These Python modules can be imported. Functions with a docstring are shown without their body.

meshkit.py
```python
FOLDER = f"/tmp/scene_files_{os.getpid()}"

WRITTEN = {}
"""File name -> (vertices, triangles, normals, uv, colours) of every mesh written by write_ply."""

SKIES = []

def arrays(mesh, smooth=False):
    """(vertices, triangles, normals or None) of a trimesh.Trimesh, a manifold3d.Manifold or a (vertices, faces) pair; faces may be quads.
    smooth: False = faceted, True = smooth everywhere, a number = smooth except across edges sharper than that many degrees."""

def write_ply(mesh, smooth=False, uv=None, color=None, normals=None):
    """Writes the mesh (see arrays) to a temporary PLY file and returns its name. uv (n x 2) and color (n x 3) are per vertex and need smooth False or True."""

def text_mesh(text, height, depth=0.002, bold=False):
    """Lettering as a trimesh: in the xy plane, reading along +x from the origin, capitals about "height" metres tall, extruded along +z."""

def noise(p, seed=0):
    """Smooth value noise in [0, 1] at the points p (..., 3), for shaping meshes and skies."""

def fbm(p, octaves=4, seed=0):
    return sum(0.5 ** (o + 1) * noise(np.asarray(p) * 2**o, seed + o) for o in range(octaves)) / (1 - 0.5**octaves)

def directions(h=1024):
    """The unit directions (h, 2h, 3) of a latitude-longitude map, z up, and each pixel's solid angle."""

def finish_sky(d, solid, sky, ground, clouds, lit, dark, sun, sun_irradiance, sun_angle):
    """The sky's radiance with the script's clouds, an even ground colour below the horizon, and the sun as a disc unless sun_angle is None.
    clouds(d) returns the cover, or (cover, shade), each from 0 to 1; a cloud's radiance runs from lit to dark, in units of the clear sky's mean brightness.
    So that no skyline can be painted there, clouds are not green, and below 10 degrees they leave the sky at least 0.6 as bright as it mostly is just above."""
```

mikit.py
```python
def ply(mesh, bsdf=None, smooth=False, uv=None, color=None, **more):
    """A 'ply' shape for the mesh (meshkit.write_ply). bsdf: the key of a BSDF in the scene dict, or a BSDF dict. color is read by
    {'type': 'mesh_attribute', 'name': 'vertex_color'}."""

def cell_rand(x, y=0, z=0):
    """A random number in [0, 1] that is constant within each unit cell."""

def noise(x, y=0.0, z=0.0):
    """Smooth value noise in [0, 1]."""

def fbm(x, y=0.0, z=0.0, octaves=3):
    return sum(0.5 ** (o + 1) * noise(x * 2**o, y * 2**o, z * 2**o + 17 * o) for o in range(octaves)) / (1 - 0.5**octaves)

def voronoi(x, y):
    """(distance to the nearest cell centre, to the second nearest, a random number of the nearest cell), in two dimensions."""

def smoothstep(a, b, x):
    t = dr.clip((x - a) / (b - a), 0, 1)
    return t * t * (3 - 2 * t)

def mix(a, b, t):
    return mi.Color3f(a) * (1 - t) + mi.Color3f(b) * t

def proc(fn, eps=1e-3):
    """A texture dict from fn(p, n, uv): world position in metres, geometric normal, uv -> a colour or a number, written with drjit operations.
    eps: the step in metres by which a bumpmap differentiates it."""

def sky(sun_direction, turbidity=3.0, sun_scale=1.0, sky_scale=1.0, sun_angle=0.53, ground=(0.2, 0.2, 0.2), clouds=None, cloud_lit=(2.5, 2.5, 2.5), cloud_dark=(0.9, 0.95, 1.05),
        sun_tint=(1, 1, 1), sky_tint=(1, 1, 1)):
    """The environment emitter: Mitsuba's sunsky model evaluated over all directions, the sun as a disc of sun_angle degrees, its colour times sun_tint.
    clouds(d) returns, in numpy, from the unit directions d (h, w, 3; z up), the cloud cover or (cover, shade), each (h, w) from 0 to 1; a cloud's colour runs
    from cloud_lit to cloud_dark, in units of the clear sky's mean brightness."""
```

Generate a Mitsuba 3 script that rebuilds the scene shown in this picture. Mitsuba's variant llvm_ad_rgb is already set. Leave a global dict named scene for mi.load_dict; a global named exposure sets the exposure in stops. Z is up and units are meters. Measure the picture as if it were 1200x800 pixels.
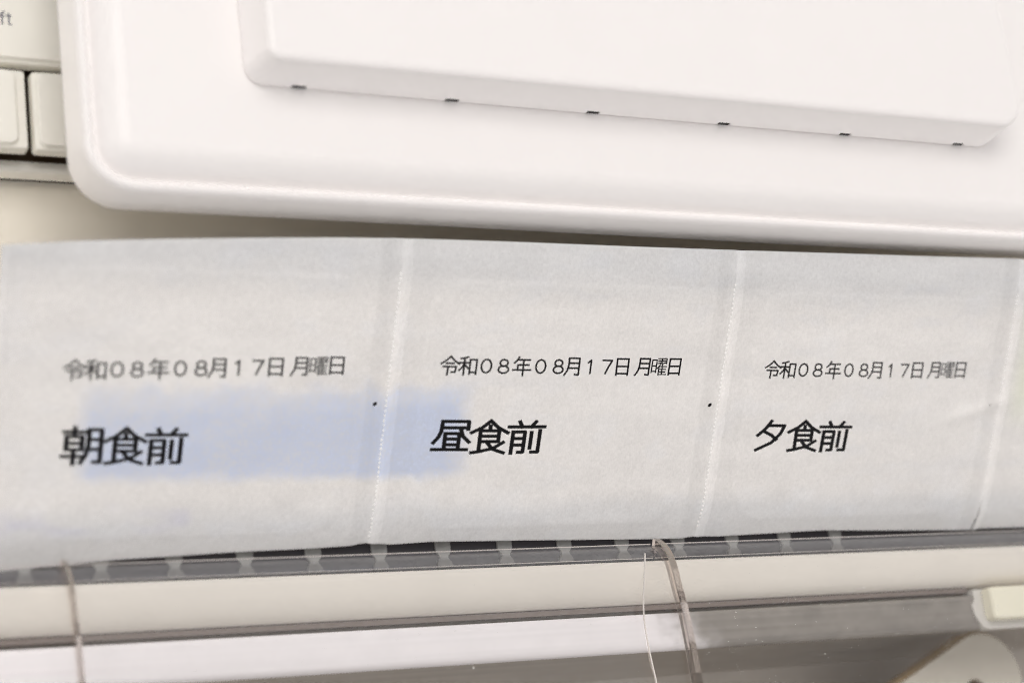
import math, random
import numpy as np, trimesh, shapely
import drjit as dr
import mitsuba as mi
import mikit, meshkit
from mikit import noise, fbm, smoothstep, mix
from shapely.geometry import LineString, Polygon, Point
from shapely.ops import unary_union
T = mi.ScalarTransform4f
random.seed(7); rng = np.random.default_rng(7)
MM = 0.001
scene, labels = {'type': 'scene'}, {}

# ---------------------------------------------------------------- camera, light, exposure
RIGHT = np.array([0.87790064, -0.11934769, 0.46373116])
DOWN = np.array([0.018723, -0.95914512, -0.28229434])
FWD = np.array([0.47847665, 0.25650882, -0.83979957])
EYE = np.array([-0.180, -0.080, 0.322])
scene['camera'] = {'type': 'thinlens', 'fov': 2 * math.degrees(math.atan(600 / 2300)), 'fov_axis': 'x', 'near_clip': 0.02, 'far_clip': 20.0,
                   'aperture_radius': 0.0029, 'focus_distance': 0.374,
                   'to_world': T().look_at(origin=EYE.tolist(), target=(EYE + FWD).tolist(), up=(-DOWN).tolist())}
exposure = 0.6
scene['room_light'] = {'type': 'constant', 'radiance': {'type': 'rgb', 'value': [0.500, 0.487, 0.478]}}
LAMP = (-0.60, 0.62, 1.45, 0.60, 0.40, 3.3)      # x, y, z, half sizes, radiance
lx, ly, lz, hx, hy, lr = LAMP
scene['ceiling_lamp'] = {'type': 'rectangle', 'to_world': T().translate([lx, ly, lz]).rotate([1, 0, 0], 180).scale([hx, hy, 1]),
                         'emitter': {'type': 'area', 'radiance': {'type': 'rgb', 'value': [lr, lr * 0.965, lr * 0.93]}}}
labels['ceiling_lamp'] = {'label': 'flat rectangular ceiling lamp high above the counter, out of view', 'category': 'lamp'}

# ---------------------------------------------------------------- helpers
def tag(key, label, cat=None, group=None, kind=None):
    d = labels.setdefault(key, {})
    if label: d['label'] = label
    if cat: d['category'] = cat
    if group: d['group'] = group
    if kind: d['kind'] = kind

def put(key, mesh, bsdf, smooth=30):
    """adds a shape under the key, numbered when taken; mesh coordinates in millimetres"""
    k, i = key, 0
    while k in scene:
        i += 1; k = f'{key}_{i:03d}'
    m = mesh if isinstance(mesh, trimesh.Trimesh) else trimesh.Trimesh(*mesh, process=False)
    m = m.copy(); m.apply_scale(MM)
    scene[k] = mikit.ply(m, bsdf, smooth=smooth)
    return k

def box(x0, x1, y0, y1, z0, z1):
    b = trimesh.creation.box(extents=[x1 - x0, y1 - y0, z1 - z0]); b.apply_translation([(x0 + x1) / 2, (y0 + y1) / 2, (z0 + z1) / 2]); return b

def rrect(x0, x1, y0, y1, r, n=10):
    out = []
    for cx, cy, a0 in ((x1 - r, y0 + r, -90), (x1 - r, y1 - r, 0), (x0 + r, y1 - r, 90), (x0 + r, y0 + r, 180)):
        for k in range(n + 1):
            a = math.radians(a0 + 90 * k / n); out.append((cx + r * math.cos(a), cy + r * math.sin(a)))
    return np.array(out)

def loft(loops, cap0=True, cap1=True):
    """stack of equally long closed 3D loops"""
    n = len(loops[0]); v = np.vstack(loops); f = []
    for i in range(len(loops) - 1):
        a, b = i * n, (i + 1) * n
        for j in range(n):
            k = (j + 1) % n; f += [[a + j, a + k, b + k], [a + j, b + k, b + j]]
    if cap0:
        c = len(v); v = np.vstack([v, loops[0].mean(0)]); f += [[(j + 1) % n, j, c] for j in range(n)]
    if cap1:
        c = len(v); o = (len(loops) - 1) * n; v = np.vstack([v, loops[-1].mean(0)]); f += [[o + j, o + (j + 1) % n, c] for j in range(n)]
    return trimesh.Trimesh(v, np.array(f), process=False)

def rbox(x0, x1, y0, y1, r, levels, n=10):
    """rounded-rectangle body: levels = (inset, z)"""
    return loft([np.c_[rrect(x0 + i, x1 - i, y0 + i, y1 - i, max(r - i, .15), n), np.full(4 * n + 4, z)] for i, z in levels])

def along_x(profile, x0, x1, closed=True):
    """sweeps a (y, z) profile (counter-clockwise seen from +x) along x"""
    p = np.asarray(profile, float); n = len(p)
    if closed:
        a = np.c_[np.full(n, x0), p]; b = np.c_[np.full(n, x1), p]
        poly = Polygon(p); cv, cf = trimesh.creation.triangulate_polygon(poly, engine='earcut')
        side = []
        for j in range(n):
            k = (j + 1) % n; side += [[j, k, n + k], [j, n + k, n + j]]
        caps = []
        m1 = trimesh.Trimesh(np.c_[np.full(len(cv), x1), cv], cf, process=False); m0 = trimesh.Trimesh(np.c_[np.full(len(cv), x0), cv], cf[:, ::-1], process=False)
        m = trimesh.util.concatenate([trimesh.Trimesh(np.vstack([a, b]), side, process=False), m0, m1])
        m.merge_vertices(); trimesh.repair.fix_normals(m); return m
    v = np.vstack([np.c_[np.full(n, x0), p], np.c_[np.full(n, x1), p]]); f = []
    for j in range(n - 1): f += [[j, j + 1, n + j + 1], [j, n + j + 1, n + j]]
    return trimesh.Trimesh(v, f, process=False)

def spline(pts, n=40):
    from scipy.interpolate import PchipInterpolator
    p = np.asarray(pts, float); t = np.r_[0, np.cumsum(np.linalg.norm(np.diff(p, axis=0), axis=1))]
    q = np.linspace(0, t[-1], n); return np.c_[PchipInterpolator(t, p[:, 0])(q), PchipInterpolator(t, p[:, 1])(q)]

# ---------------------------------------------------------------- materials
def rgb(*c): return {'type': 'rgb', 'value': list(c)}
def plastic(name, col, rough=.4, spec=.45, vary=.02, bump=0, scale=900., flecks=0.):
    base = np.array(col, float)
    def fn(p, n, uv):
        k = fbm(p.x * scale * .12, p.y * scale * .12, p.z * scale * .12, 3) - .5
        c = mi.Color3f(*base.tolist()) * (1 + 2 * vary * k)
        if flecks:
            s = smoothstep(.80, .84, noise(p.x * 900, p.y * 900, p.z * 900)) * smoothstep(.62, .75, noise(p.x * 90 + 5, p.y * 90, p.z * 90))
            c = c * (1 - flecks * s)
        return c
    m = {'type': 'principled', 'base_color': mikit.proc(fn), 'roughness': rough, 'specular': spec}
    if bump:
        m = {'type': 'bumpmap', 'arbitrary': mikit.proc(lambda p, n, uv: bump * fbm(p.x * 2500, p.y * 2500, p.z * 2500, 2), eps=1e-4), 'scale': 1.0, 'bsdf': m}
    scene[name] = {'type': 'twosided', 'bsdf': m}

plastic('mat_white', (.805, .78, .772), .42, .45, .006)
plastic('mat_counter', (.85, .80, .70), .5, .4, .03)
plastic('mat_key', (.82, .80, .735), .45, .4, .03)
plastic('mat_case', (.88, .86, .81), .4, .45, .03)
plastic('mat_well', (.035, .02, .009), .7, .2, .4)
plastic('mat_dark', (.02, .02, .022), .5, .3, .05)
plastic('mat_added_pad', (.10, .095, .085), .7, .2, .1)
plastic('mat_added_film', (.46, .44, .42), .5, .3, .05)
plastic('mat_belt', (.045, .042, .048), .55, .3, .2)
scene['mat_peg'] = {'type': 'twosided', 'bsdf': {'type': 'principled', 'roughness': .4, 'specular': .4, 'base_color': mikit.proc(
    lambda p, n, uv: mix((.25, .25, .245), (.12, .115, .112), smoothstep(-23.0, -24.4, p.y * 1000)) * (.9 + .2 * noise(p.x * 900, p.y * 900, 0.)))}}  # front half darkened to stand in for the dimmer reflection of the pegs
plastic('mat_bar', (.72, .68, .62), .45, .4, .03)
def ledge_col(p, n, uv):  # pale reflection painted into the ledge colour, fading to grey at right
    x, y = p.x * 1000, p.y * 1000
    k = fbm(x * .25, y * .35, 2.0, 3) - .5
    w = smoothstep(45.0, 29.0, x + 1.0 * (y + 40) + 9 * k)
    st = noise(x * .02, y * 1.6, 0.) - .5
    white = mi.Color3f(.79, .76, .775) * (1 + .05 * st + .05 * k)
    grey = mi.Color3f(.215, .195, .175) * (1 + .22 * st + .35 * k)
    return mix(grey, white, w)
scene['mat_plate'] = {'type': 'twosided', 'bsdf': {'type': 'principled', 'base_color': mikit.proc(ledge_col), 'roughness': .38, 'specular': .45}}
plastic('mat_cream', (.74, .71, .58), .45, .4, .04)
plastic('mat_bracket', (.55, .53, .50), .5, .4, .04)
plastic('mat_under_strip', (.19, .155, .14), .5, .3, .1)
plastic('mat_lever', (.66, .62, .54), .5, .4, .08)
plastic('mat_brown', (.36, .25, .12), .6, .3, .3)
scene['mat_metal'] = {'type': 'twosided', 'bsdf': {'type': 'principled', 'base_color': mikit.proc(
    lambda p, n, uv: mi.Color3f(.46, .42, .375) * (.80 + .25 * fbm(p.x * 14, p.z * 500, p.y * 200, 3) + .22 * fbm(p.x * 45, p.z * 60, p.y * 60, 2))), 'roughness': .45, 'metallic': .35, 'specular': .5}}
scene['mat_ink'] = {'type': 'twosided', 'bsdf': {'type': 'principled', 'base_color': rgb(.006, .006, .007), 'roughness': .7, 'specular': .12}}
scene['mat_legend'] = {'type': 'twosided', 'bsdf': {'type': 'principled', 'base_color': rgb(.10, .10, .13), 'roughness': .6}}
scene['mat_clear'] = {'type': 'thindielectric', 'int_ior': 1.38}
scene['mat_acrylic'] = {'type': 'dielectric', 'int_ior': 1.49}
scene['mat_edge'] = {'type': 'dielectric', 'int_ior': 1.45, 'specular_transmittance': rgb(.88, .83, .80), 'specular_reflectance': rgb(1, .98, .96)}
scene['mat_rim_edge'] = {'type': 'twosided', 'bsdf': {'type': 'principled', 'base_color': rgb(.5, .46, .44), 'roughness': .2, 'specular': .8}}
scene['mat_flap_edge'] = {'type': 'twosided', 'bsdf': {'type': 'principled', 'base_color': rgb(.66, .62, .59), 'roughness': .2, 'specular': .8}}
scene['mat_dust'] = {'type': 'twosided', 'bsdf': {'type': 'diffuse', 'reflectance': rgb(.62, .61, .58)}}
scene['mat_crumb'] = {'type': 'twosided', 'bsdf': {'type': 'diffuse', 'reflectance': rgb(.9, .895, .88)}}

# ---------------------------------------------------------------- the counter and the machine's tray
prof = [(-18.2, -14), (-18.2, -1.2), (-18.0, -.5), (-17.5, -.1), (-16.8, 0), (420, 0), (420, -14)]
put('counter', along_x(prof, -500, 600), 'mat_counter', smooth=40)
tag('counter', 'cream machine top that the keyboard and packets lie on', kind='structure')
ft = [(-18.3, -12.0), (-18.3, -8.6), (-33.6, -8.4), (-34.8, -8.8), (-35.6, -10), (-36.6, -16), (-38.2, -24), (-40.2, -34), (-41.5, -40), (-44, -43.5), (-49, -45), (-72, -45), (-74, -43), (-74.5, 5.5), (-75, 6.5), (-130, 4), (-130, -60), (-18.3, -60)]  # unseen front wall at the end added to block light and darken the tray
put('metal_tray', along_x(ft, -300, 420), 'mat_metal', smooth=35)
tag('metal_tray', 'brushed grey metal tray under the clear covers', 'tray')

# spacer belt with pale pegs, their front half shaped as the refraction in the cover
put('spacer_belt__belt', box(-300, 420, -25.7, -18.25, -4, -1.0), 'mat_belt')
def peg(x):
    o = []
    for t in np.linspace(0, 1, 25):
        y = -18.4 - 7.0 * t
        w = 1.55 * (1 - .5 * math.exp(-((y + 23.6) / .75) ** 2)) * (1 if y > -25 else .95)
        o.append((w, y))
    loop = [(x + w, y) for w, y in o] + [(x - w, y) for w, y in o[::-1]]
    m = trimesh.creation.extrude_polygon(Polygon(loop), .5, engine='earcut'); m.apply_translation([0, 0, -.98]); return m
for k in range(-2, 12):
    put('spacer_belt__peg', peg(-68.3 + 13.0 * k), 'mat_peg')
tag('spacer_belt', 'dark belt with pale pegs under the lower edge of the packet strip', 'belt')

# cream guide bar, ledge with a painted white reflection
bar = [(-34.0, -5.2), (-33.95, -4.2), (-33.6, -3.0), (-32.9, -1.9), (-31.9, -1.0), (-30.6, -.3), (-29.2, .15), (-27.6, .4), (-26.6, .4), (-26.0, .25), (-25.85, -.3), (-25.85, -5.2)]
put('guide_bar__bar', along_x(bar[::-1], -300, 420), 'mat_bar', smooth=40)
put('guide_bar__under_strip', box(-300, 110, -35.0, -34.02, -5.2, -3.6), 'mat_under_strip')  # brown-grey strip filling the upper part of the gap under the bar
tag('guide_bar', 'long cream guide bar just below the packet strip, under the clear covers', 'bar')
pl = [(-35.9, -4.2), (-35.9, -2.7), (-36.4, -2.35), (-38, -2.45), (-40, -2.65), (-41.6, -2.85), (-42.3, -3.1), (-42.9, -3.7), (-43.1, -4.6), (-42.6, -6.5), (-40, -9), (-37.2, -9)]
put('reflection_ledge', along_x(pl[::-1] if False else pl, -300, 113), 'mat_plate', smooth=40)
tag('reflection_ledge', 'metal ledge along the cream guide bar, with a white reflection painted on its left part, grey at right', 'ledge')

# cream bracket and cam lever at the right
br = Polygon([(0, 0), (0, -2.4), (-.9, -3.2), (-.4, -5.6), (1.3, -8.2), (3.2, -8.6), (60, -8.6), (60, 0)])
m = trimesh.creation.extrude_polygon(br, 3.0, engine='earcut'); m.apply_translation([110.3, -34.6, -5.2]); put('bracket__body', m, 'mat_bracket')
m = rbox(112.6, 165, -41.6, -34.6, 1.0, [(.0, -2.1), (.0, .2), (.35, .7), (.8, .85)]); put('bracket__pad', m, 'mat_cream')
tag('bracket', 'cream plastic bracket under the clear cover at the right edge', 'bracket')
def lever(inset, z0, z1):
    a = Point(129.2, -52.2).buffer(11.2 - inset, 28); b = Point(87.5, -70.0).buffer(11.0 - inset, 24)
    p = a.union(b).convex_hull.difference(Point(125.8, -54.6).buffer(2.9, 20))
    m = trimesh.creation.extrude_polygon(p, z1 - z0, engine='earcut'); m.apply_translation([0, 0, z0]); return m
put('cam_lever__body', lever(0, -29, -25.2), 'mat_brown')
put('cam_lever__face', lever(.7, -25.2, -24.0), 'mat_lever')
put('cam_lever__pivot', trimesh.creation.cylinder(radius=2.8, height=1.2, sections=32, transform=trimesh.transformations.translation_matrix([125.8, -54.6, -28.0])), 'mat_dark')
tag('cam_lever', 'rounded cream lever with a dark pivot hole and browned rim', 'lever')

# ---------------------------------------------------------------- keyboard
K = 'keyboard'
lip = [(45.6, 1.5), (45.45, 4.4), (45.6, 5.2), (46.1, 5.6), (46.9, 5.6), (47.5, 5.2), (47.7, 4.2), (47.7, 1.5)]
put(K + '__case', along_x(lip[::-1], -330, 60), 'mat_case', smooth=40)
put(K + '__key_well', box(-330, 60, 47.75, 150, 1.5, 4.4), 'mat_well')
put(K + '__contact_shade', box(-329, 59, 45.9, 148, .02, 1.49), 'mat_dark')  # dark strip standing in for the contact shadow under the case
def key(x0, x1, y0, y1, zb=9.9, zt=12.2, h=.8):
    body = rbox(x0, x1, y0, y1, .7, [(0, zb), (.05, zt - .7), (.2, zt - .2), (.5, zt)], 6)
    pad = rbox(x0 + .7, x1 - 2.0, y0 + .75, y1 - .5, 1.4, [(-.3, zt - .05), (-.15, zt + .15), (0, zt + h - .3), (.12, zt + h - .07), (.4, zt + h)], 6)
    return trimesh.util.concatenate([body, pad])
for x0, x1 in ((-128.6, -92.7), (-91.75, -74.0), (-146.6, -129.4), (-164.6, -147.4)):
    put(K + '__key', key(x0, x1, 46.9, 61.6), 'mat_key', smooth=40)
sk = put(K + '__key', key(-140, -62, 62.6, 78, zt=12.4), 'mat_key', smooth=40)
put(K + '__key', key(-160, -140.8, 62.6, 78, zt=12.4), 'mat_key', smooth=40)
tag(sk, 'wide key printed Shift')
lg = meshkit.text_mesh('Shift', 2.45, .05); lg.apply_translation([-94.75 - lg.bounds[1][0] , 69.3, 13.22])
put(sk + '__legend', lg, 'mat_legend')
for x0 in (-140, -122, -104, -86):
    put(K + '__key', key(x0 + .4, x0 + 17.6, 78.6, 94), 'mat_key', smooth=40)
tag(K, 'cream computer keyboard partly hidden under the white device at the left', 'keyboard')

# ---------------------------------------------------------------- white device
D = 'white_device'
lev = [(.5, 26.0), (.1, 26.2), (0, 26.8), (0, 34.5), (.12, 35.3), (.45, 35.9), (.95, 36.1), (1.4, 35.8), (1.75, 35.0), (2.05, 34.5), (2.4, 34.4), (2.75, 34.8), (3.1, 35.5), (3.6, 36.2), (4.3, 36.9), (5.1, 37.5), (5.9, 37.9), (6.7, 38.12), (7.6, 38.2)]
put(D + '__base', rbox(-90.7, 180, 31.5, 240, 8.2, lev, 20), 'mat_white', smooth=True)
import manifold3d as m3
def block_loops():
    out = []
    for i, z in [(.45, 37.9), (.45, 38.5), (0.0, 38.55), (0.05, 39.0), (.9, 46.4), (1.0, 46.8), (1.25, 47.2), (1.7, 47.5), (2.4, 47.6)]:
        lp = []
        for cx, cy, r, a0 in ((95.5, 58.0, 7.5 - i, -90), (93.5, 152, 7.5 - i, 0), (-55.2, 152, 8 - i, 90), (-60.0, 53.7, 3.2 - min(i, 2.4), 180)):
            for k in range(13):
                a = math.radians(a0 + 90 * k / 12)
                lp.append((cx + r * math.cos(a), cy + r * math.sin(a)))
        lp = np.array(lp)
        out.append(np.c_[lp, np.full(len(lp), z)])
    return out
blk = loft(block_loops())
man = m3.Manifold(m3.Mesh(np.asarray(blk.vertices, np.float32), np.asarray(blk.faces, np.uint32)))
slots = [-53.7 + 28.95 * k for k in range(6)]
for sx in slots:
    man = man - m3.Manifold.cube([2.7, 4.0, 2.1], True).translate([sx, 51.9, 38.3])
mm = man.to_mesh(); put(D + '__raised_block', trimesh.Trimesh(mm.vert_properties[:, :3], mm.tri_verts, process=False), 'mat_white', smooth=40)
for sx in slots:
    put(D + '__vent_slot', box(sx - 1.33, sx + 1.33, 50.66, 53.8, 38.0, 38.98), 'mat_dark')
put(D + '__added_dark_pad', box(-62, 170, 60, 230, 13.0, 26.2), 'mat_added_pad')  # unseen dark pad added to cut light bouncing in the gap underneath
tag(D, 'white moulded plastic device with a raised block and six small vent slots', 'device')

# ---------------------------------------------------------------- the medicine packet strip
AL = math.radians(29.5); TV = np.array([0, math.cos(AL), math.sin(AL)]); NV = np.array([0, -math.sin(AL), math.cos(AL)])
SEAMS = [-102.8, -32.9, 38.1, 110.0, 180.0]
def top_t(s): return np.interp(s, [-103, -89.5, -75, -60, -45, -32, -12, 13, 39, 65, 87, 110, 180], [34.8, 36, 36.9, 37.7, 38.4, 38.8, 39.1, 39.3, 39.6, 40, 40.3, 40.7, 41])
def bot_t(s): return np.interp(s, [-103, -80, -58, -44, -36, -32.9, -28, -20, 0, 28, 36, 38.1, 44, 57, 70, 84, 105, 110, 112, 180], [-20.9, -18.9, -18.1, -17.9, -17.6, -17.1, -17.6, -17.3, -17.7, -18.4, -18.5, -18.1, -18.3, -18.0, -17.7, -18.2, -18.8, -18.9, -18.6, -18.9])
def sstep(a, b, x):
    t = np.clip((x - a) / (b - a), 0, 1); return t * t * (3 - 2 * t)
def height(s, t):
    """displacement of the sheet off its plane, mm"""
    s, t = np.asarray(s, float), np.asarray(t, float)
    i = np.clip(np.searchsorted(SEAMS, s, side='right') - 1, 0, 3)
    a, b = np.take(SEAMS, i), np.take(SEAMS, i + 1)
    # pocket: rounded rectangle distance
    cx, cy, hx_, hy_, r = (a + b) / 2 + .4, 8.5, (b - a) / 2 - 6.6, 23.5, 7.0
    qx, qy = np.abs(s - cx) - (hx_ - r), np.abs(t - cy) - (hy_ - r)
    dist = np.hypot(np.maximum(qx, 0), np.maximum(qy, 0)) + np.minimum(np.maximum(qx, qy), 0) - r
    h = .15 * sstep(.8, -.8, dist) + .55 * sstep(0, -22, dist)
    P = np.stack([s, t, 0 * s], -1)
    h = h + .55 * (meshkit.fbm(P / 26.0, 3, 3) - .5) * sstep(-1, -6, dist) + .12 * (meshkit.fbm(P / np.array([3.0, 9.0, 1]), 3, 5) - .5)
    d1 = np.min(np.abs(s[..., None] - np.array(SEAMS)), -1)
    sd = s - np.take(SEAMS, np.argmin(np.abs(s[..., None] - np.array(SEAMS)), -1))
    h = h + .32 * np.exp(-((sd - 1.0) / .9) ** 2) - .16 * np.exp(-((sd + 1.6) / 1.0) ** 2)
    h = h - .022 * np.maximum(-9.5 - t, 0) ** 2 - .016 * np.maximum(t - 31, 0) ** 2
    # crease running in from the right end
    h = h + .42 * np.exp(-((t - 6 - .25 * (s - 95)) / 1.6) ** 2) * sstep(84, 104, s) * sstep(118, 108, s)
    h = h + .3 * sstep(-70, -103, s) * sstep(-20, 30, t) - .25
    return h
def surf(s, t, off=0.0):
    s, t = np.broadcast_arrays(np.asarray(s, float), np.asarray(t, float))
    h = height(s, t) + off
    return np.stack([s, 0 * s, 0 * s], -1) + t[..., None] * TV + (13.7 + h)[..., None] * NV

def paper_col(p, n, uv):
    s = p.x * 1000; t = (p.y * TV[1] + p.z * TV[2]) * 1000
    g = fbm(s * 1.9, t * 1.9, 0.3, 3) - .5
    g2 = fbm(s * .16 + 4, t * .22, 1.7, 3) - .5
    g3 = fbm(s * 6.5 + 9, t * 3.0, 4.1, 2) - .5
    g4 = fbm(s * .07 + 14, t * .30, 7.7, 2) - .5
    c = mi.Color3f(.735, .714, .697) * (1 + .17 * g + .10 * g2 + .13 * g3 + .10 * g4)
    c = c * mix((1, 1, 1), (.985, .992, 1.005), smoothstep(.0, .22, g2 - .6 * g4))
    # fused seal bands beside each perforation are whiter, their left flank is greyer
    for q in SEAMS[1:4]:
        e = s - q + .25 * (noise(t * .7, q) - .5)
        w = smoothstep(-.15, .1, e) * smoothstep(2.35, 2.0, e)
        c = c * (1 + .085 * w)
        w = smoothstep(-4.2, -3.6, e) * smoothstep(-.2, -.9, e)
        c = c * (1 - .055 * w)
        w = smoothstep(2.2, 2.6, e) * smoothstep(6.6, 6.0, e)
        c = c * (1 - .02 * w)
    # top seal band, plus painted grey for the dark behind showing through both edges
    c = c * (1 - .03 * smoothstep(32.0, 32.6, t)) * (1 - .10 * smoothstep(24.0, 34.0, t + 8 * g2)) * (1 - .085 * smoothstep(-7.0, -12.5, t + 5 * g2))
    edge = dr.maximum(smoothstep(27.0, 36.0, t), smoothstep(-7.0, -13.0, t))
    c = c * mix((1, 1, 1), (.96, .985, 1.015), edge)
    # pale blue of something beneath showing through, painted into the paper
    wob = 3.6 * (fbm(s * .30, t * .35, 9.0, 4) - .5)
    b = smoothstep(-89.6, -85.0, s + .7 * wob) * smoothstep(-14.0, -20.8, s + .9 * wob) * smoothstep(-5.6, -2.4, t + .5 * wob) * (.45 * smoothstep(13.5, 10.5, t + wob) + .55 * smoothstep(12.5, 5.0, t + wob))
    b = b * (.85 + .7 * g2 + 1.0 * g + .9 * g3 + .25 * smoothstep(-60, -25, s))
    c = c * mix((1, 1, 1), (.70, .785, .985), dr.clip(b, 0, 1))
    # faint tints showing through elsewhere
    v = smoothstep(-7, -11, t) * smoothstep(-15, -12, t) * smoothstep(.5, .75, fbm(s * .16, t * .3, 3.3, 2)) * smoothstep(-50, -70, s)
    c = c * mix((1, 1, 1), (.94, .94, 1.02), v)
    c = c * mix((1, 1, 1), (.97, 1.0, .90), smoothstep(111, 116, s) * smoothstep(2, 12, t))
    return c
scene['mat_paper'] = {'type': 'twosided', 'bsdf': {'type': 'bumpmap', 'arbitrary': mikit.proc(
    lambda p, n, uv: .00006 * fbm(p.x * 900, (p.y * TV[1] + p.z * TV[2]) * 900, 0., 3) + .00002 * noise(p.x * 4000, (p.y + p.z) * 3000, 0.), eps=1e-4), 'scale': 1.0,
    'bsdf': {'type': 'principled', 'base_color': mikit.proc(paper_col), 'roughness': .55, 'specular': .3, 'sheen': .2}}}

def packet(a, b):
    ns, nt = int((b - a) / .42), 130
    sv = np.linspace(a, b, ns); F, B = [], []
    S = np.repeat(sv[:, None], nt, 1); W = np.linspace(0, 1, nt)[None]
    Tt = bot_t(S) * (1 - W) + top_t(S) * W
    if a == SEAMS[3]: S = S + .42 * sstep(-10.5, -15, Tt) * np.exp(-(S - a) / 1.5)     # the seam has started to tear at the bottom
    front = surf(S, Tt).reshape(-1, 3); back = front - .22 * NV
    idx = np.arange(ns * nt).reshape(ns, nt)
    f = np.concatenate([np.stack([idx[:-1, :-1], idx[1:, :-1], idx[1:, 1:]], -1).reshape(-1, 3), np.stack([idx[:-1, :-1], idx[1:, 1:], idx[:-1, 1:]], -1).reshape(-1, 3)])
    n = ns * nt; sides = []
    per = np.r_[idx[:, 0], idx[-1, 1:], idx[-2::-1, -1], idx[0, -2:0:-1]]
    for i in range(len(per)):
        p, q = per[i], per[(i + 1) % len(per)]; sides += [[p, p + n, q + n], [p, q + n, q]]
    inner = surf(S, np.clip(Tt, bot_t(S) + .15, top_t(S) - .15)).reshape(-1, 3) - .30 * NV
    film = trimesh.Trimesh(inner, f[:, ::-1], process=False)
    return trimesh.Trimesh(np.vstack([front, back]), np.vstack([f, f[:, ::-1] + n, sides]), process=False), film

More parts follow.
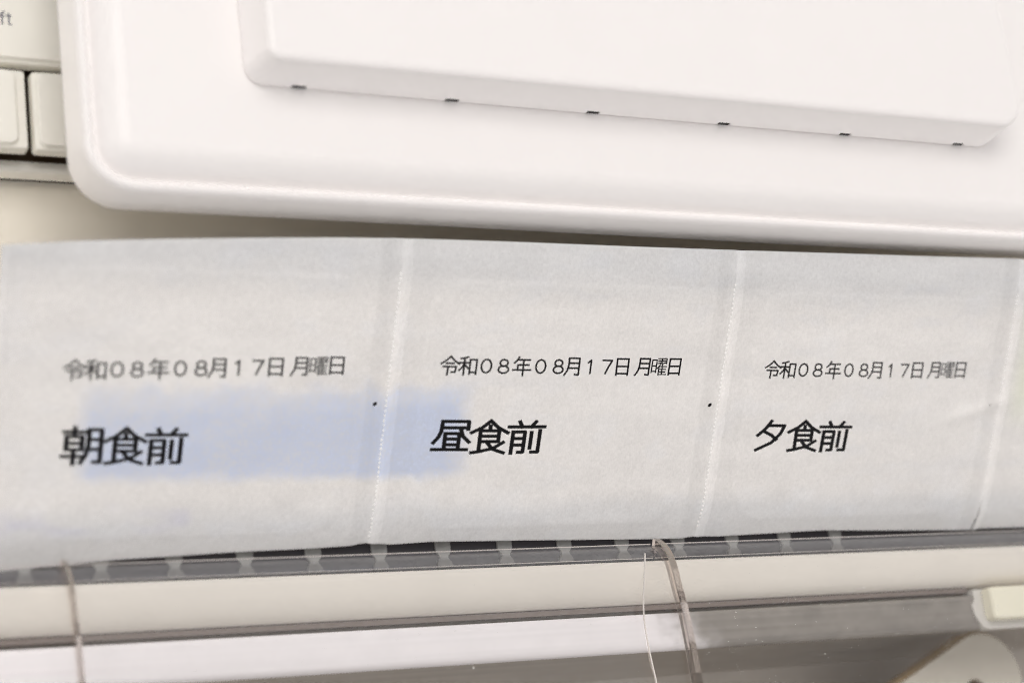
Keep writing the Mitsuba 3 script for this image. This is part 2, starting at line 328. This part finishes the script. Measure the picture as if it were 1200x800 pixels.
# ---- lettering: each sign drawn as pen strokes on a 100 x 100 body
G = {
 '令': [[(50,98),(28,76),(2,58)], [(50,98),(72,76),(98,58)], [(30,60),(70,60)], [(14,42),(84,42),(79,12),(60,12)], [(40,42),(38,-3)]],
 '和': [[(46,96),(28,90),(8,87)], [(28,90),(28,-3)], [(2,64),(52,64)], [(28,62),(18,38),(3,22)], [(28,56),(50,34)], [(59,82),(59,2)], [(59,82),(95,82),(95,2)], [(59,12),(95,12)]],
 '0': [[(50 + 27 * math.cos(a), 47 + 37 * math.sin(a)) for a in np.linspace(0, 2 * math.pi, 33)]],
 '8': [[(50 + 22 * math.cos(a), 66 + 18 * math.sin(a)) for a in np.linspace(0, 2 * math.pi, 29)], [(50 + 28 * math.cos(a), 29 + 20 * math.sin(a)) for a in np.linspace(0, 2 * math.pi, 29)]],
 '1': [[(36,70),(52,84),(52,9)]],
 '7': [[(22,83),(76,83),(58,48),(42,9)]],
 '年': [[(30,98),(22,82),(6,66)], [(22,83),(92,83)], [(26,55),(86,55)], [(26,55),(26,27)], [(1,27),(99,27)], [(57,83),(57,-4)]],
 '月': [[(24,94),(24,52),(18,24),(2,-2)], [(24,94),(84,94),(84,0),(64,2)], [(24,66),(84,66)], [(24,38),(84,38)]],
 '日': [[(16,92),(16,0)], [(16,92),(84,92),(84,0)], [(16,49),(84,49)], [(16,8),(84,8)]],
 '曜': [[(4,86),(4,14)], [(4,86),(32,86),(32,14)], [(4,52),(32,52)], [(4,20),(32,20)], [(42,94),(65,94),(65,66)], [(43,81),(65,81)], [(40,66),(65,71)], [(72,94),(95,94),(95,66)], [(73,81),(95,81)], [(70,66),(95,71)],
        [(58,62),(50,48),(38,36)], [(50,48),(50,-2)], [(72,60),(68,49)], [(50,48),(96,48)], [(50,32),(92,32)], [(50,17),(92,17)], [(50,2),(98,2)], [(71,48),(71,2)]],
 '朝': [[(1,87),(51,87)], [(26,99),(26,74)], [(7,74),(46,74)], [(7,74),(7,37)], [(46,74),(46,37)], [(7,55),(46,55)], [(7,37),(46,37)], [(-1,18),(53,18)], [(26,37),(26,-3)],
        [(62,94),(62,50),(57,22),(45,0)], [(62,94),(93,94),(93,1),(78,2)], [(62,66),(93,66)], [(62,38),(93,38)]],
 '食': [[(50,100),(28,79),(0,63)], [(50,100),(72,79),(100,63)], [(50,84),(50,69)], [(24,69),(76,69),(76,35)], [(24,69),(24,4)], [(24,52),(76,52)], [(24,35),(76,35)], [(5,0),(24,3),(54,11)], [(43,35),(62,11),(94,-1)], [(90,32),(66,15)]],
 '前': [[(28,99),(36,83)], [(74,99),(62,83)], [(0,83),(100,83)], [(12,67),(12,-1)], [(12,67),(46,67),(46,2),(33,2)], [(12,46),(46,46)], [(12,25),(46,25)], [(65,65),(65,15)], [(89,71),(89,2),(71,2)]],
 '昼': [[(22,96),(20,64),(14,46),(2,29)], [(22,96),(93,96),(93,72)], [(21,76),(93,76)], [(72,75),(80,50),(98,32)], [(32,58),(32,18)], [(32,58),(70,58),(70,18)], [(32,41),(70,41)], [(32,23),(70,23)], [(1,8),(93,8)]],
 '夕': [[(42,98),(26,72),(4,50)], [(36,83),(86,83),(76,56),(50,24),(4,0)], [(28,60),(48,50),(64,36)]],
}
def glyph(ch, cx, cy, w, h, pen_w, pen_h):
    """polygon centred at (cx, cy), body w x h; vertical strokes pen_w wide, horizontal ones pen_h"""
    if ch == '曜': pen_w, pen_h, w = pen_w * .72, pen_h * .72, w * .97
    k = pen_h / pen_w
    parts = [LineString([(cx + (x - 50) / 100 * w, (cy + (y - 48) / 100 * h) / k) for x, y in st]).buffer(pen_w / 2, quad_segs=3, cap_style='square' if len(st) < 12 else 'round', join_style='round') for st in G[ch]]
    return shapely.affinity.scale(unary_union(parts), 1, k, origin=(0, 0)).simplify(.008)
def ink(polys, t_tilt=0.0):
    ms = []
    for p in polys:
        for g in getattr(p, 'geoms', [p]):
            v, f = trimesh.creation.triangulate_polygon(g, engine='earcut')
            m = trimesh.Trimesh(np.c_[v, np.zeros(len(v))], f, process=False)
            vv, ff = trimesh.remesh.subdivide_to_size(m.vertices, m.faces, 1.1)
            ms.append(trimesh.Trimesh(surf(vv[:, 0], vv[:, 1], .055), ff, process=False))
    return trimesh.util.concatenate(ms)
CEN = [-21.2, -17.6, -13.95, -10.45, -6.65, -2.75, 1.0, 4.15, 7.85, 11.5, 14.85, 19.6, 23.1, 26.7]
DATE = '令和08年08月17日月曜日'
S = 'packet_strip'
TITLES = ['朝食前', '昼食前', '夕食前']
# per packet: date start/scale in s, baseline t at both ends, title s0, pitch, t centre
LAY = [dict(d0=-91.24, dw=49.5, t0=14.75, t1=16.15, m0=-90.5, mp=6.98, mt=1.95), dict(d0=-22.97, dw=51.2, t0=16.35, t1=16.85, m0=-23.0, mp=7.62, mt=3.15), dict(d0=48.1, dw=51.2, t0=16.5, t1=17.05, m0=48.3, mp=7.62, mt=3.0)]
DOTS = [(-35.0, 9.1), (36.4, 9.15), (107.5, 9.5)]
for i in range(4):
    a, b = SEAMS[i], SEAMS[i + 1]
    if i == 3: b = 150.0
    sheet, film = packet(a, b)
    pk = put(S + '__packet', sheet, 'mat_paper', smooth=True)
    put(pk + '__added_back_film', film, 'mat_added_film', smooth=True)  # added back layer, its grey set for the light bounced into the gap
    if i < 3:
        L = LAY[i]; sc = L['dw'] / 51.2
        ps = []
        for ch, c in zip(DATE, CEN):
            x = L['d0'] + (c + 22.97) * sc
            ty = L['t0'] + (L['t1'] - L['t0']) * (x - L['d0']) / L['dw']
            ps.append(glyph(ch, x, ty, 3.68 * sc, 3.35 if i else 3.2, .40, .34))
        put(pk + '__date_print', ink(ps), 'mat_ink', smooth=False)
        ps = [glyph(ch, L['m0'] + (j + .5) * L['mp'], L['mt'] - .1 * j, L['mp'] - .25, 6.0, .86, .63) for j, ch in enumerate(TITLES[i])]
        put(pk + '__meal_print', ink(ps), 'mat_ink', smooth=False)
        x, y = DOTS[i]
        put(pk + '__ink_dot', ink([shapely.affinity.rotate(shapely.affinity.scale(Point(x, y).buffer(.4 if i < 2 else .22), 1.15, .85), 30)]), 'mat_ink', smooth=False)
        tag(pk, ['left packet printed with the first meal name', 'middle packet printed with the second meal name', 'right packet printed with the third meal name'][i])
    else:
        tag(pk, 'blank sliver of the next packet at the right edge')
# perforations: rows of tiny torn paper crumbs
crumbs = []
for q in SEAMS[1:4]:
    t = -15.6 if q > -90 else -17
    while t < (33.4 if q > -90 else 33):
        m = trimesh.creation.icosphere(subdivisions=1, radius=1.0)
        l = rng.uniform(.20, .34); w = rng.uniform(.11, .19)
        v = m.vertices * [w, l, .12]; s0 = q + rng.normal(0, .06)
        base = surf(s0 + v[:, 0], t + v[:, 1]) + (v[:, 2] + .03)[:, None] * NV
        crumbs.append(trimesh.Trimesh(base, m.faces, process=False)); t += rng.uniform(.78, .98)
put(S + '__perforation', trimesh.util.concatenate(crumbs), 'mat_crumb', smooth=True)
tag(S + '__perforation', None, kind='stuff')
tag(S, 'strip of white paper medicine packets printed with dates and meal names', 'medicine packets')

# ---------------------------------------------------------------- clear covers
HP = spline([(-24.0, 5.0), (-25.3, 7.0), (-27.4, 8.5), (-30.2, 9.3), (-33, 9.8), (-38.2, 10.9), (-44.8, 11.6), (-51.3, 12.0), (-62, 11.8), (-76, 8.5)], 46)
def strip_normals(p):
    d = np.gradient(p, axis=0); d /= np.linalg.norm(d, axis=1)[:, None]; return np.c_[d[:, 1], -d[:, 0]] * -1
HN = strip_normals(HP)
def cover(key, x0, x1, edge0, edge1):
    put(key + '__pane', along_x(HP, x0, x1, closed=False), 'mat_clear', smooth=True)
    rp = np.array([(-23.3, 3.0), (-23.4, 4.6), (-23.7, 5.1), (-24.4, 5.2), (-26.2, 5.2)])
    put(key + '__flange', along_x(rp, x0, x1, closed=False), 'mat_clear', smooth=True)
    for yy, zz, w in ((-23.45, 5.06, .07), (-26.25, 5.2, .05)):
        put(key + '__bright_edge', along_x([(yy - w, zz - w), (yy + w, zz - w), (yy + w, zz + w), (yy - w, zz + w)], x0, x1), 'mat_rim_edge', smooth=False)  # opaque pale strips stand in for the bright refracted lines of the rim
    outer, inner = HP + HN * .05, HP - HN * 1.6
    for xa, xb in ((edge0,) if edge0 else ()) + ((edge1,) if edge1 else ()):
        loop = np.vstack([outer, inner[::-1]])
        put(key + '__end_edge', along_x(loop, xa, xb), 'mat_edge', smooth=40)
def specks(n, x0, x1, seed, hairs):
    r = np.random.default_rng(seed); ms = []
    from scipy.interpolate import interp1d
    zf = interp1d(HP[:, 0], HP[:, 1])
    for k in range(n):
        x, y = r.uniform(x0, x1), r.uniform(-62, -27); s = r.uniform(.04, .11) * (1 if r.random() > .06 else 1.9)
        m = trimesh.creation.icosphere(subdivisions=0, radius=1); m.apply_scale([s * r.uniform(.8, 1.6), s, .05]); m.apply_translation([x, y, float(zf(y)) + .06]); ms.append(m)
    for k in range(hairs):
        x, y, a = r.uniform(x0, x1), r.uniform(-50, -28), r.uniform(0, 6.28); c = r.normal(0, .35); pts = []
        for j in range(int(r.integers(6, 16))):
            y_ = min(max(y, -90), -26); pts.append((x, y_, float(zf(y_)) + .06)); x += .35 * math.cos(a); y += .35 * math.sin(a); a += c + r.normal(0, .2)
        pts = np.array(pts); w = .012
        for p, q in zip(pts[:-1], pts[1:]):
            d = q - p; nrm = np.array([-d[1], d[0], 0]); nrm = nrm / (np.linalg.norm(nrm) + 1e-9) * w
            ms.append(trimesh.Trimesh([p - nrm, q - nrm, q + nrm, p + nrm], [[0, 1, 2], [0, 2, 3]], process=False))
    return trimesh.util.concatenate(ms)
cover('clear_cover', -90.0, 25.5, (-90.0, -89.2), None)
put('clear_cover__dust', specks(60, -80, 24, 3, 2), 'mat_dust', smooth=False); tag('clear_cover__dust', None, kind='stuff')
tag('clear_cover', 'long clear acrylic cover below the left and middle packets', 'cover')
cover('clear_cover_001', 26.0, 420, (25.8, 27.3), None)
put('clear_cover_001__dust', specks(190, 30, 125, 4, 12), 'mat_dust', smooth=False); tag('clear_cover_001__dust', None, kind='stuff')
tag('clear_cover_001', 'dusty scratched clear acrylic cover below the right packet', 'cover')
cover('clear_cover_002', -300, -90.4, None, None)
tag('clear_cover_002', 'clear acrylic cover cut off at the bottom left corner', 'cover')
FP = spline([(-25.6, 7.4), (-29.8, 6.0), (-33.5, 4.7), (-38.3, 3.8), (-44, 4.2), (-50, 5.1), (-64, 6.0)], 30)
put('inner_flap__pane', along_x(FP, -88, 22.4, closed=False), 'mat_clear', smooth=True)
FN = strip_normals(FP)
put('inner_flap__end_edge', along_x(np.vstack([FP + FN * .2, (FP - FN * .15)[::-1]]), 22.4, 22.6), 'mat_flap_edge', smooth=40)
tag('inner_flap', 'thin clear flap with a bright cut edge beneath the long clear cover', 'flap')
